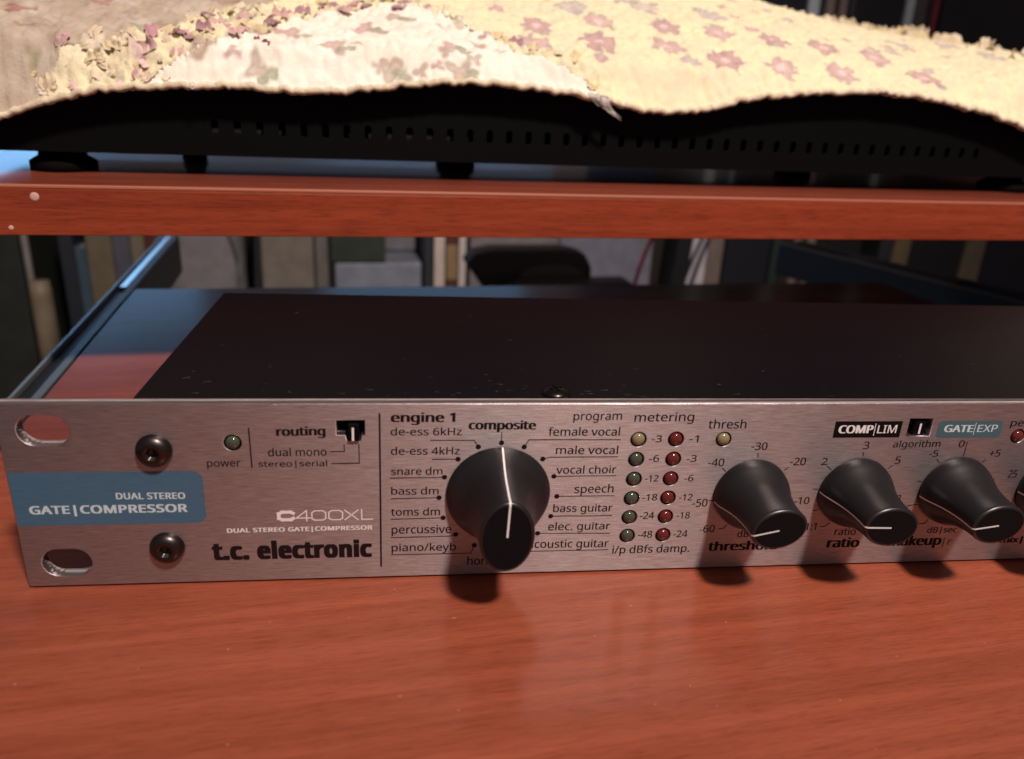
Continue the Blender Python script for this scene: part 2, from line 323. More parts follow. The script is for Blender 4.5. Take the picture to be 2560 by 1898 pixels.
# ---- raised shelf
shelf = tag(empty('raised_shelf', (0, 114.7, -19)), 'raised red mahogany shelf board above the rack unit', 'shelf')
pbox('shelf_board', shelf, -139, 700, 116.2, 322, 55.2, 71.0, M_WOOD, 0)
pbox('front_edge_band', shelf, -139, 700, 114.7, 116.0, 55.2, 69.9, M_EDGE, 0.25)
pbox('worn_top_edge', shelf, -139, 700, 115.0, 116.15, 70.0, 71.15, M_LIP, 0.3)  # thin strip that carries the painted highlight
pbox('side_panel', shelf, -158, -139.2, 114.7, 322, -19, 71.0, M_WOOD, 0.4)
pbox('side_panel', shelf, 700.2, 719, 114.7, 322, -19, 71.0, M_WOOD, 0.4)
M_FILL = mat('pale_filler', (0.62, 0.36, 0.30), 0.5)
for (x, z, r) in FILL:
    vs, fs = lathe([(r, 0), (r * 0.9, 0.12), (r * 0.6, 0.22)], 16); o = mesh('filler_spot', vs, fs, M_FILL, shelf, True)
    o.location = Vector((x, 0, z + 19)) * S

# ================================================================ RACK UNIT
unit = tag(empty('rack_compressor', (0, 0, 0)), 'rack mount audio compressor with brushed aluminium front panel and black knobs', 'audio compressor')
unit.rotation_euler.z = -0.10829149
TH = 3.0
def ring(cx, cz, r, n=24): return [(cx + r * math.cos(2 * math.pi * i / n), cz + r * math.sin(2 * math.pi * i / n)) for i in range(n)]
def stadium(cx, cz, w, h, n=10):
    pts = []; rr = h / 2; dx = w / 2 - rr
    for sx, a0 in ((1, -math.pi / 2), (-1, math.pi / 2)):
        for i in range(n + 1):
            a = a0 + math.pi * i / n; pts.append((cx + sx * dx + rr * math.cos(a), cz + rr * math.sin(a)))
    return pts
def rrect(x0, x1, z0, z1, r, n=4, corners=(1, 1, 1, 1)):
    pts = []
    for k, (cx, cz, a0) in enumerate(((x1 - r, z0 + r, -90), (x1 - r, z1 - r, 0), (x0 + r, z1 - r, 90), (x0 + r, z0 + r, 180))):
        if corners[k]:
            for i in range(n + 1):
                a = math.radians(a0 + 90 * i / n); pts.append((cx + r * math.cos(a), cz + r * math.sin(a)))
        else: pts.append(((x1, z0), (x1, z1), (x0, z1), (x0, z0))[k])
    return pts
def plate(name, outline, holes, thick, bev, m, parent, y=0.0):
    """flat plate in the x-z plane, front face at y, made as a filled 2D curve with holes"""
    cu = bpy.data.curves.new(name, 'CURVE'); cu.dimensions = '2D'; cu.fill_mode = 'BOTH'; cu.extrude = (thick / 2 - bev) * S; cu.bevel_depth = bev * S; cu.bevel_resolution = 2; cu.offset = -bev * S
    for pts in [outline] + holes:
        sp = cu.splines.new('POLY'); sp.points.add(len(pts) - 1); sp.use_cyclic_u = True
        for q, (x, z) in zip(sp.points, pts): q.co = (x * S, z * S, 0, 1)
    tmp = bpy.data.objects.new('tmp', cu); me = bpy.data.meshes.new_from_object(tmp); bpy.data.objects.remove(tmp); bpy.data.curves.remove(cu)
    me.transform(Matrix.Rotation(math.pi / 2, 4, 'X')); me.transform(Matrix.Translation((0, (y + thick / 2) * S, 0)))
    me.name = name
    return link(name, me, m, parent)
LEDS = [(45.84, 34.76, 'g')] + [(134.33, z, c) for z, c in ((34.9, 'y'), (29.86, 'g'), (24.8, 'g'), (19.74, 'g'), (14.68, 'g'), (9.62, 'g'))] + \
       [(143.1, z, 'r') for z in (34.9, 29.86, 24.8, 19.74, 14.68, 9.62)] + [(154.43, 34.8, 'y'), (228.45, 35.1, 'r')]
SLOTS = [(8.75, 37.75), (8.75, 5.95), (473.85, 37.75), (473.85, 5.95)]
holes = [stadium(x, z, 10.3, 6.9) for x, z in SLOTS] + [ring(x, z, 1.82) for x, z, c in LEDS]
SW1 = [(67.5, 36.45), (69.3, 36.45), (69.7, 35.1), (72.5, 35.1), (72.8, 36.45), (73.45, 36.45), (73.45, 39.8), (67.5, 39.8)]
SW2 = [(199.4, 35.3), (205.3, 35.3), (205.3, 39.8), (199.4, 39.8)]
holes += [SW1, SW2]
brush_uv(plate('front_panel', rrect(0, 482.6, 0, 43.7, 0.5), holes, TH, 0.18, M_ALU, unit), 2)
# chassis behind the panel
bm = bmesh.new(); box_bm(bm, 24.8, 457.8, 3.05, 91.2, -0.45, 42.9, 0.8, 3); from_bm('chassis', bm, M_BLACKMETAL, unit)
# dark boxes behind the leds and switches
# screws on the face
def hexscrew(x, z):
    n = 36; vs, fs = [], []
    prof = [(3.75, 0.0), (3.75, 0.35), (3.5, 1.1), (3.0, 1.65), (2.3, 2.05), (1.75, 2.2), (1.55, 2.15)]
    vs, fs = lathe(prof, n, cap=False)
    base = (len(prof) - 1) * n
    for h in (2.1, 0.5):
        for i in range(n):
            a = 2 * math.pi * i / n; k = (a % (math.pi / 3)) - math.pi / 6; r = 1.2 / math.cos(k)
            vs.append((r * math.cos(a), -h, r * math.sin(a)))
    for s in (0, 1):
        b0 = base + s * n; b1 = b0 + n
        for i in range(n):
            j = (i + 1) % n; fs.append((b0 + i, b0 + j, b1 + j, b1 + i))
    fs.append(tuple(range(base + 2 * n, base + 3 * n)))
    o = mesh('face_screw', vs, fs, M_SCREW, unit, True, (x, 0, z)); return o
hexscrew(29.9, 33.1); hexscrew(30.1, 9.35)
# top screw near the front edge
vs, fs = lathe([(3.3, 0), (3.3, 0.25), (2.6, 0.75), (1.6, 1.15), (0.6, 1.3)], 28, 'z')
o = mesh('top_screw', vs, fs, M_SCREW2, unit, True, (116.1, 8.2, 42.9))
for a in (0.3, 0.3 + math.pi / 2):
    bm = bmesh.new(); box_bm(bm, -1.5, 1.5, -0.28, 0.28, 1.0, 1.34); q = from_bm('cross_slot', bm, M_HOLE, o); q.rotation_euler.z = a
rd = random.Random(9); dv, df = [], []
for k in range(46):
    x = rd.gauss(100, 34) if k < 30 else rd.uniform(30, 280); y = 5 + abs(rd.gauss(0, 9)); L = rd.uniform(0.3, 1.8); a = rd.uniform(-0.7, 0.5); wd_ = rd.uniform(0.04, 0.1); i = len(dv)
    c, s_ = math.cos(a) * L, math.sin(a) * L
    dv += [(x, y, 42.93), (x + c, y + s_, 42.93), (x + c - s_ * wd_, y + s_ + c * wd_ + wd_, 42.93), (x - wd_, y + wd_, 42.93)]; df.append((i, i + 1, i + 2, i + 3))
mesh('paint_scratches', dv, df, mat('scratched_steel', (0.08, 0.075, 0.075), 0.6), unit)['kind'] = 'stuff'
# leds
LM = {'g': M_LG, 'r': M_LR, 'y': M_LY}
lv, lf = lathe([(1.5, -2.6), (1.5, -0.25)] + [(1.5 * math.cos(t), -0.25 + 1.0 * math.sin(t)) for t in [math.pi / 2 * k / 7 for k in range(1, 7)]] + [(0.05, 0.75)], 24)
hv, hf = [], []
for i in range(24):
    a = 2 * math.pi * i / 24
    hv += [(1.815 * math.cos(a), 0.25, 1.815 * math.sin(a)), (1.815 * math.cos(a), 3.0, 1.815 * math.sin(a))]
for i in range(24):
    j = (i + 1) % 24; hf.append((2 * i, 2 * j, 2 * j + 1, 2 * i + 1))
hf.append(tuple(2 * i + 1 for i in range(24)))
led_me = {}
for x, z, c in LEDS:
    if c not in led_me:
        o = mesh('led', lv, lf, LM[c], unit, True, (x, 0, z)); led_me[c] = o.data
    else: o = link('led', led_me[c], None, unit, False, (x, 0, z))
    if 'hole' not in led_me:
        q = mesh('led_hole', hv, hf, M_HOLE, o, False); led_me['hole'] = q.data
    else: link('led_hole', led_me['hole'], None, o)
# slide switches
def switch(pts, x0, x1, z0, z1, lx, yf):
    cx = (x0 + x1) / 2; cz = (z0 + z1) / 2
    a = [(x, z) for x, z in pts]
    vs = [(x, 2.98, z) for x, z in a]; o = mesh('slide_switch', vs, [tuple(range(len(a)))], M_HOLE, unit)
    bm = bmesh.new(); box_bm(bm, x0, x1, yf, 2.9, z0, z1, 0.25); q = from_bm('switch_lever', bm, M_CASE, o)
    bm = bmesh.new(); box_bm(bm, lx - 0.24, lx + 0.24, yf - 0.06, yf + 0.05, z0 + 0.15, z1 - 0.75); from_bm('white_line', bm, M_WHITE, q)
switch(SW1, 69.9, 72.3, 35.2, 39.2, 71.0, -0.7)
switch(SW2, 201.2, 204.3, 35.5, 39.0, 202.85, 0.6)
# labels printed on the panel
def flat(name, pts, y, m, parent=unit): return mesh(name, [(x, y, z) for x, z in pts], [tuple(range(len(pts)))], m, parent)
flat('blue_label', rrect(0.25, 39.0, 15.4, 28.2, 2.2, 8, (1, 1, 0, 0)), -0.02, M_BLUE)
flat('black_label', [(180.9, 35.0), (197.65, 35.0), (197.65, 39.2), (180.9, 39.2)], -0.02, M_BLK)
flat('teal_label', rrect(206.9, 223.6, 34.8, 39.2, 0.9, 6), -0.02, M_TEAL)
# lines and dots
LV, LF = [], []
def ribbon(pts, wd, y):
    P = [Vector((a, 0, b)) for a, b in pts]
    for k in range(len(P) - 1):
        d = (P[k + 1] - P[k]).normalized(); nn = Vector((-d.z, 0, d.x)) * wd / 2; e = d * wd / 2 * (1 if len(P) > 2 else 0)
        i = len(LV); yy = y - 0.002 * (k % 3)
        for q in (P[k] - nn - e, P[k] + nn - e, P[k + 1] + nn + e, P[k + 1] - nn + e): LV.append((q.x, yy, q.z))
        LF.append((i, i + 1, i + 2, i + 3))
for pts, wd, dot in LINES:
    LV, LF = [], []
    ribbon(pts, wd, -0.03)
    if dot:
        i = len(LV); LV += [(x, -0.04, z) for x, z in ring(*pts[-1], dot, 16)]; LF.append(tuple(range(i, i + 16)))
    mesh('printed_line', LV, LF, M_INK, unit)
for x, z0_, z1_, mm in ((191.0, 35.5, 38.6, M_WHITE), (216.5, 35.6, 38.7, M_PALE)): flat('printed_line', [(x - 0.09, z0_), (x + 0.09, z0_), (x + 0.09, z1_), (x - 0.09, z1_)], -0.045, mm)
# words
FONT = None
try:
    import os
    fp = os.path.join(bpy.utils.resource_path('LOCAL'), 'datafiles', 'fonts')
    FONT = bpy.data.fonts.load(os.path.join(fp, 'NotoSansHebrew-Regular.woff2'))
except Exception: FONT = None
INK = {'k': M_INK, 'w': M_WHITE, 't': M_TEALINK, 'p': M_PALE}
def word(s, x0, z0, x1, z1, h, st, ink, name='printed_word'):
    cu = bpy.data.curves.new('w', 'FONT'); cu.body = s; cu.size = 1; cu.resolution_u = 3
    if FONT: cu.font = FONT
    if st == 'h': cu.space_character = 1.12
    if st == 'm': cu.space_character = 1.05
    tmp = bpy.data.objects.new('tmp', cu); me = bpy.data.meshes.new_from_object(tmp); bpy.data.objects.remove(tmp)
    V = [v.co.copy() for v in me.vertices]; F = [tuple(p.vertices) for p in me.polygons]; bpy.data.meshes.remove(me)
    ax = min(v.x for v in V); bx = max(v.x for v in V); top = max(v.y for v in V)
    if s.startswith('|') or '|' in s: top = 0.76 if any(c.islower() for c in s) else 0.72
    if '|' in s: top = 0.77
    sh = {'n': [(-.03, 0), (.03, 0)], 'b': [(-.16, 0), (-.08, 0), (0, 0), (.08, 0), (.16, 0)], 'm': [(a, c) for a in (-.11, 0, .11) for c in (-.04, .04)],
          'h': [(a * .17, c * .17) for a in (-2, -1, 0, 1, 2) for c in (-1, 0, 1)]}[st]
    k = h / 2.0 if st != 'h' else h / 4.0
    ex = max(a for a, c in sh) * k; ez = max(c for a, c in sh) * k
    sx = (x1 - x0 - 2 * ex) / (bx - ax); sz = (h - 2 * ez) / top; slope = (z1 - z0) / (x1 - x0)
    vs, fs = [], []
    for i, (dx, dz) in enumerate(sh):
        o = len(vs)
        for v in V:
            x = (v.x - ax) * sx + ex; vs.append((x0 + x + dx * k, -0.045 - 0.0015 * i, z0 + v.y * sz + ez + slope * x + dz * k))
        fs += [tuple(a + o for a in f) for f in F]
    return mesh(name, vs, fs, INK[ink], unit)
for a in TEXTS:
    ink = 'p' if a[0] in ('GATE', 'EXP', 'DUAL STEREO', 'GATE|COMPRESSOR') else a[7]
    word(*a[:6], a[6], ink)
# model name drawn with strokes
LV, LF = [], []
def stroke(pts, wd): ribbon(pts, wd, -0.03)
mz = 15.38; mh = 2.62; tw = 0.27
stroke([(57.45, mz + 2.0), (56.9, mz + 2.3), (55.1, mz + 2.3), (54.35, mz + 1.9), (54.35, mz + 0.75), (55.1, mz + 0.38), (56.9, mz + 0.38), (57.45, mz + 0.7)], 0.78)
stroke([(60.35, mz), (60.35, mz + mh), (58.1, mz + 0.75), (61.1, mz + 0.75)], tw)
for zx in (61.5, 65.2):
    stroke([(zx + .6, mz + .14), (zx + 2.4, mz + .14), (zx + 3.0, mz + .55), (zx + 3.0, mz + 2.05), (zx + 2.4, mz + mh - .12), (zx + .6, mz + mh - .12), (zx, mz + 2.05), (zx, mz + .55), (zx + .6, mz + .14)], tw)
stroke([(68.6, mz), (71.7, mz + mh)], tw); stroke([(71.7, mz), (68.6, mz + mh)], tw)
stroke([(72.4, mz + mh), (72.4, mz + .13), (74.8, mz + .13)], tw)
mesh('printed_word', LV, LF, M_WHITE, unit)
# knobs
def knob(x, z, prof, ang, wd):
    """prof: (radius along the pointer, radius across it, height above the panel)"""
    n = 72; vs, fs = [], []; a = math.radians(ang)
    d = Vector((math.cos(a), 0, math.sin(a))); t = Vector((-math.sin(a), 0, math.cos(a)))
    for ra, rc, h in prof:
        for i in range(n):
            q = 2 * math.pi * i / n; vs.append(tuple(d * ra * math.cos(q) + t * rc * math.sin(q) + Vector((0, -h, 0))))
    for k in range(len(prof) - 1):
        for i in range(n):
            j = (i + 1) % n; fs.append((k * n + i, k * n + j, (k + 1) * n + j, (k + 1) * n + i))
    fs.append(tuple(range((len(prof) - 1) * n, len(prof) * n))); fs.append(tuple(reversed(range(n))))
    o = mesh('knob', vs, fs, M_KNOB, unit, True, (x, 0, z)); o.data.materials.append(M_KNOBF)
    for p in o.data.polygons:
        if len(p.vertices) > 4: p.use_smooth = False; p.material_index = 1
    vs = []; fs = []
    path = [d * (r + 0.05) + Vector((0, -h, 0)) for r, rc, h in prof[1:]]
    L = prof[-1][2]; path[-1] += Vector((0, -0.06, 0)); path.append(d * 0.2 + Vector((0, -L - 0.06, 0)))
    for k, q in enumerate(path):
        vs += [tuple(q - t * wd / 2), tuple(q + t * wd / 2)]
        if k: fs.append((2 * k - 2, 2 * k - 1, 2 * k + 1, 2 * k))
    mesh('pointer_line', vs, fs, M_WHITE, o)
    return o
def spline(ctrl):
    out = []
    for i in range(len(ctrl) - 1):
        p0 = ctrl[max(i - 1, 0)]; p1 = ctrl[i]; p2 = ctrl[i + 1]; p3 = ctrl[min(i + 2, len(ctrl) - 1)]
        for k in range(4):
            t = k / 4
            out.append(tuple(0.5 * (2 * b + (c - a) * t + (2 * a - 5 * b + 4 * c - d) * t * t + (3 * b - a - 3 * c + d) * t ** 3) for a, b, c, d in zip(p0, p1, p2, p3)))
    out.append(ctrl[-1]); return out
BIG = [(11.85, 11.85, 0.3), (11.85, 11.85, 0.5)] + spline([(11.75, 11.7, 0.9), (11.3, 10.9, 2.2), (10.5, 9.2, 4.2), (9.6, 7.7, 6.6), (8.9, 6.7, 9.6), (8.5, 6.1, 13.0), (8.3, 5.85, 16.0), (8.3, 5.8, 17.9)]) + [(8.22, 5.72, 18.15), (8.0, 5.5, 18.38), (7.6, 5.1, 18.5)]
SML = [(9.0, 9.0, 0.3), (9.0, 9.0, 0.6)] + spline([(8.95, 8.95, 1.2), (8.7, 8.5, 2.6), (8.0, 7.4, 4.6), (7.2, 6.3, 7.0), (6.6, 5.5, 10.0), (6.35, 5.0, 13.0), (6.4, 4.9, 15.9)]) + [(6.33, 4.83, 16.15), (6.1, 4.6, 16.38), (5.75, 4.25, 16.5)]
knob(103.0, 21.5, BIG, 88, 0.42)
for x, ang in ((163.1, 192), (189.3, 178), (215.4, 188), (241.6, 183)): knob(x, 20.7, SML, ang, 0.34)

# ================================================================ BLACK CASE ON THE SHELF
case = tag(empty('black_equipment_case', (160, 145, 71)), 'black equipment case with a row of vent slots, standing on the raised shelf', 'equipment case')
cx0, cx1, cy0, cy1, cz0, cz1 = -60, 398, 145, 224, 78.3, 110
pbox('base_plate', case, cx0, cx1, cy0 + 2.1, cy1, cz0, cz0 + 1.6, M_CASE, 0.3)
pbox('lid', case, cx0, cx1, cy0, cy1, 109.0, 110.5, M_CASE, 0.3)
pbox('side_wall', case, cx0, cx0 + 2, cy0 + 2.1, cy1 - 0.1, 79.95, 108.95, M_CASE, 0.2)
pbox('side_wall', case, cx1 - 2, cx1, cy0 + 2.1, cy1 - 0.1, 79.95, 108.95, M_CASE, 0.2)
hl = []
n_s = 43; x = 28.0
for k in range(n_s):
    hl.append(rrect(x - 160, x + 2.4 - 160, 85.8 - 71, 90.6 - 71, 0.9, 3)); x += 7.7
plate('rear_plate', [(cx0 - 160, cz0 - 71 + 1.7), (cx1 - 160, cz0 - 71 + 1.7), (cx1 - 160, 108.9 - 71), (cx0 - 160, 108.9 - 71)], [rrect(-150 + 8.6 * k, -146 + 8.6 * k, 80.6 - 71, 82.4 - 71, 0.6, 3) for k in range(18)], 1.5, 0.1, M_CASE, case, 77.0)  # unseen plate added to dim the light coming through the front slots
plate('front_plate', [(cx0 - 160, cz0 - 71), (cx1 - 160, cz0 - 71), (cx1 - 160, 108.95 - 71), (cx0 - 160, 108.95 - 71)], hl, 2.0, 0.1, M_CASE, case)
def foot(x, y, r):
    vs, fs = lathe([(r, 0), (r, 3.0), (r * 0.9, 3.8), (r * 0.72, 5.0), (r * 0.7, 7.3)], 28, 'z'); mesh('rubber_foot', vs, fs, M_HOLE, case, True, (x - 160, y - 145, 0))
foot(-25, 158, 11); foot(384, 158, 11); foot(13, 205, 5); foot(126, 207, 9); foot(300, 205, 9)

# ================================================================ BLANKET
blanket = tag(empty('patchwork_blanket', (160, 150, 100)), 'floral patchwork chenille blanket with ruffled seams draped over the black case', 'blanket')
BL = Vector((160, 150, 100))
YH, YR = 137.0, 300.0
def interp(tab, x, k=1):
    if x <= tab[0][0]: return tab[0][k]
    for a, b in zip(tab, tab[1:]):
        if x <= b[0]: return a[k] + (b[k] - a[k]) * (x - a[0]) / (b[0] - a[0])
    return tab[-1][k]
def smooth_tab(tab, lo, hi, st, rad):
    out = []; x = lo
    while x <= hi:
        s = 0
        for k in range(-4, 5): s += interp(tab, x + k * rad / 4) * (5 - abs(k))
        out.append((x, s / 25)); x += st
    return out
HT = smooth_tab(HEM, -90, 470, 2, 5); RT = smooth_tab(RIDGE, -90, 560, 2, 12)
def fast(tab, x):
    i = (x - tab[0][0]) / 2; k = max(0, min(len(tab) - 2, int(i))); f = max(0, min(1, i - k)); return tab[k][1] * (1 - f) + tab[k + 1][1] * f
def ruf(u, which):
    tab = RUF1 if which == 1 else RUF2
    if u < tab[0][0]: return -1 if which == 1 else -1
    if u > tab[-1][0]: return 9 if which == 1 else -1
    return interp(tab, u)
def seam(u, t):
    if t > 0.5 or not -26 < u < 175: return 0
    r2 = interp(RUF2, u) if u > 7 else -0.03; w2 = max(0, 1 - abs(t - r2 - 0.012) / 0.035)
    w1 = 0
    if u < 70:
        r1 = interp(RUF1, u); w1 = max(0, 1 - abs(t - r1) / 0.03)
        if r2 < t < r1: w1 = 1
    return max(w1, w2) * min(1, t / 0.02 + 0.15)
def surf(u, t, lift=0.0):
    """u: mm along the hem, t: 0 at the hem .. 1 at the ridge .. 1.5 behind it"""
    zh = fast(HT, u); zr = fast(RT, u)
    if t <= 1: g = 1 - (1 - t) ** 1.7
    else: g = 1 - 1.2 * (t - 1) ** 2
    y = YH + (YR - YH) * t; z = zh + (zr - zh) * g
    k = min(1, t / 0.06); k = k * k * (3 - 2 * k); z += max(0, 112.5 - zh) * k * max(0, 1 - t * 1.4)
    p = Vector((u, y, z))
    q = Vector((u * 0.02, t * 3.3, 0.3)); fold = noise.noise(q) * 2.4 * min(1, t * 5) * min(1, abs(1.15 - min(t, 1.15)) * 4)
    bump_ = noise.noise(Vector((u * 0.16, y * 0.16, 5))) * 0.9 + noise.noise(Vector((u * 0.45, y * 0.4, 9))) * 0.75
    bump_ += 0.95 * noise.noise(Vector((u * 0.27, y * 0.25, 7)))
    sm = seam(u, t)
    if sm > 0:        # gathered cloth along the patch seams
        q = Vector((u * 0.30, y * 0.34, 12)); bump_ += sm * (2.6 * (0.45 - abs(noise.noise(q) * 1.6)) + 1.3 * noise.noise(Vector((u * 0.7, y * 0.75, 2))) + 0.6)
    if t < 1.02:      # puckered stitching lines
        bump_ += 0.55 * (abs(math.sin((y - 137) * 0.62 + 1.2 * noise.noise(Vector((u * 0.08, y * 0.05, 1))))) - 0.5) * (0.6 + 0.6 * noise.noise(Vector((u * 0.3, y * 0.1, 4)))) + 0.35 * noise.noise(Vector((u * 0.9, y * 0.8, 3)))
    p += Vector((0, -0.5, 0.86)) * (fold + bump_ + lift)
    return p
def patch_of(u, t):
    r1 = ruf(u, 1); r2 = ruf(u, 2)
    if u < RUF1[0][0] or (r1 != 9 and t > r1) or (u > RUF1[-1][0] and t > 0.40 + (u - 66) * 0.012 and u < 125): return 0
    if RUF2[0][0] < u < RUF2[-1][0] and t < r2: return 1
    return 2
def cloth(name, c1, c2, sc_, printed=False):
    m = mat(name, c1, 0.9, 0, 0, 0.1, 0.15); n, l, b = nodes(m)
    nz = noise_node(m, sc_, (1, 1, 1), 4, 0.6)
    if printed:
        r = ramp(m, nz, [(0.35, tuple(a / b_ for a, b_ in zip(c2, c1))), (0.62, (1, 1, 1))]); at = n.new('ShaderNodeAttribute'); at.attribute_name = 'print'
        x = n.new('ShaderNodeMix'); x.data_type = 'RGBA'; x.blend_type = 'MULTIPLY'; x.inputs[0].default_value = 1
        l.new(at.outputs['Color'], x.inputs[6]); l.new(r.outputs[0], x.inputs[7]); l.new(x.outputs[2], b.inputs['Base Color'])
    else:
        r = ramp(m, nz, [(0.35, c2), (0.62, c1)]); l.new(r.outputs[0], b.inputs['Base Color'])
    nb = noise_node(m, 900, (1, 1, 1), 3, 0.6); bump(m, nb, 0.6, 0.0005)
    return m
BASEC = [(0.56, 0.49, 0.39), (0.88, 0.87, 0.76), (0.84, 0.77, 0.50)]
M_PATCH = [cloth('faded_beige_cotton', BASEC[0], (0.44, 0.35, 0.26), 70, True), cloth('cream_white_cotton', BASEC[1], (0.80, 0.74, 0.62), 60, True), cloth('pale_yellow_cotton', BASEC[2], (0.75, 0.69, 0.48), 90, True)]
NU, NT = 690, 270
us = [-78 + i * 0.797 for i in range(NU)]; ts = [1.5 * (j / (NT - 1)) ** 1.25 for j in range(NT)]
grid = [[surf(u, t) - BL for t in ts] for u in us]
patch = [[patch_of(u, t) for t in ts] for u in us]
col = [[BASEC[patch[i][j]] for j in range(NT)] for i in range(NU)]
def paint(u0, t0, r, petals, depth, c, centre=None, cr=1.5, squash=1.0, seed=0):
    """a flower or sprig printed on the cloth"""
    rnd = random.Random(seed); ph = rnd.uniform(0, 6.28); ns = rnd.uniform(0, 50)
    for i in range(max(0, int((u0 - 1.6 * r + 78) / 0.797)), min(NU, int((u0 + 1.6 * r + 78) / 0.797) + 2)):
        for j in range(NT):
            dy = (ts[j] - t0) * (YR - YH) * 0.95
            if abs(dy) > 1.6 * r: continue
            dx = (us[i] - u0) * squash; d = math.hypot(dx, dy); a = math.atan2(dy, dx)
            rr = r * (1 + depth * math.cos(petals * a + ph)) + r * 0.35 * noise.noise(Vector((us[i] * 0.35, ts[j] * 60, ns)))
            k = max(0, min(1, (rr - d) / 0.9 + 0.5)) * 0.92
            if k <= 0: continue
            cc = c; edge = max(0, 1 - abs(rr - d - 0.9) / 1.0); cc = tuple(v * (1 - 0.22 * edge) for v in cc)
            if centre:
                q = max(0, min(1, (cr - d) / 0.8 + 0.5)); cc = tuple(x * (1 - q) + y * q for x, y in zip(cc, centre))
            col[i][j] = tuple(x * (1 - k) + y * k for x, y in zip(col[i][j], cc))
MAU = (0.56, 0.38, 0.35); MAU2 = (0.62, 0.45, 0.41); PNK = (0.90, 0.62, 0.60); GRY = (0.58, 0.50, 0.42); GRN = (0.46, 0.47, 0.35); GRY2 = (0.62, 0.55, 0.48)
Rp = random.Random(5)
for i, (u, t) in enumerate(FLOW):
    far = t > 0.34
    for k in range(3): 
        a = Rp.uniform(0, 6.28); paint(u + 6.5 * math.cos(a), t + 6.5 * math.sin(a) / 160, 1.7, 2, 0.5, GRN if Rp.random() < 0.5 else GRY, seed=i * 7 + k)
    paint(u, t, Rp.uniform(5.9, 7.0), Rp.choice([5, 6]), Rp.uniform(0.10, 0.2), (MAU, MAU2)[i % 2] if not far else GRY2, PNK if not far else None, 1.7, seed=i)
for i in range(40):
    u, t = Rp.uniform(130, 455), Rp.uniform(0.07, 0.75)
    if min(math.hypot(u - a, (t - b) * 160) for a, b in FLOW) > 9.5: paint(u, t, Rp.uniform(1.6, 3.6), 6, 0.12, Rp.choice([MAU2, GRY2, MAU2]), seed=i + 700, squash=0.8)
for i, (u, t) in enumerate(MOTIF):
    paint(u, max(t, 0.02), Rp.uniform(2.6, 3.6), 3, 0.4, Rp.choice([GRY, MAU2, GRY]), seed=i + 80, squash=0.7)
    paint(u + Rp.uniform(3, 5), max(t, 0.02) - 0.012, 1.8, 2, 0.5, GRN, seed=i + 90, squash=0.5)
for i in range(16): paint(Rp.uniform(30, 140), Rp.uniform(0.0, 0.2), Rp.uniform(1.0, 2.0), 3, 0.5, Rp.choice([GRY, GRN, GRY2, MAU2]), seed=i + 180, squash=0.6)
for i, (u, t) in enumerate(LEFTM): paint(u, t, Rp.uniform(1.8, 3.4), 3, 0.4, Rp.choice([(0.45, 0.24, 0.22), (0.40, 0.42, 0.28), (0.50, 0.30, 0.28), GRY]), seed=i + 120, squash=0.6)
for i in range(30): paint(Rp.uniform(-60, 50), Rp.uniform(0.0, 0.6), Rp.uniform(1.2, 3.0), 3, 0.4, Rp.choice([(0.50, 0.40, 0.30), (0.45, 0.40, 0.27), (0.50, 0.34, 0.30)]), seed=i + 320, squash=0.5)
for i in range(170):
    u = Rp.uniform(-24, 170); t = Rp.uniform(0, 0.4)
    if seam(u, t) > 0.4: paint(u, t, Rp.uniform(1.2, 3.4), 2, 0.5, Rp.choice([(0.64, 0.42, 0.40), (0.80, 0.70, 0.46), (0.84, 0.78, 0.60), (0.52, 0.33, 0.34), (0.74, 0.56, 0.50), (0.60, 0.55, 0.40)]), seed=i + 900, squash=Rp.choice([0.6, 1, 1.6]))
lab = ['beige patch with faded flowers', 'cream white patch at the front', 'pale yellow patch with mauve flowers']
for k in range(3):
    idx = {}; vs = []; fs = []; cs = []
    for i in range(NU - 1):
        for j in range(NT - 1):
            if patch[i][j] != k: continue
            f = []
            for a, b_ in ((i, j), (i + 1, j), (i + 1, j + 1), (i, j + 1)):
                if (a, b_) not in idx: idx[(a, b_)] = len(vs); vs.append(tuple(grid[a][b_])); cs.append(col[a][b_] if patch[a][b_] == k else BASEC[k])
                f.append(idx[(a, b_)])
            fs.append(tuple(f))
    o = mesh('fabric_patch', vs, fs, M_PATCH[k], blanket, True); o['label'] = lab[k]
    ca = o.data.color_attributes.new('print', 'FLOAT_COLOR', 'POINT')
    ca.data.foreach_set('color', [x for c in cs for x in (*c, 1.0)])
    md = o.modifiers.new('thickness', 'SOLIDIFY'); md.thickness = 0.0022; md.offset = -1
# hem roll along the front edge
M_HEM = cloth('cream_hem', (0.76, 0.68, 0.50), (0.60, 0.48, 0.33), 300)
M_PINK = cloth('dusty_pink_cloth', (0.62, 0.36, 0.38), (0.48, 0.25, 0.27), 120); M_MAUVE = cloth('mauve_cloth', (0.46, 0.28, 0.30), (0.34, 0.20, 0.22), 200)
M_YEL = cloth('butter_yellow_cloth', (0.74, 0.64, 0.38), (0.62, 0.52, 0.32), 120); M_GRN = cloth('sage_green_cloth', (0.46, 0.47, 0.37), (0.38, 0.39, 0.31), 120)
M_RED = cloth('dull_red_cloth', (0.30, 0.07, 0.09), (0.22, 0.05, 0.06), 120); M_CRM = cloth('cream_cloth', (0.80, 0.72, 0.54), (0.66, 0.56, 0.40), 120); M_ROSE = cloth('pale_rose_cloth', (0.86, 0.62, 0.58), (0.80, 0.52, 0.50), 150)  # the dark red is for shadow painted among the ruffles
M_ROSE2 = cloth('dusty_rose_cloth', (0.68, 0.48, 0.45), (0.55, 0.36, 0.34), 150)
pts, rad = [], []
u = -78
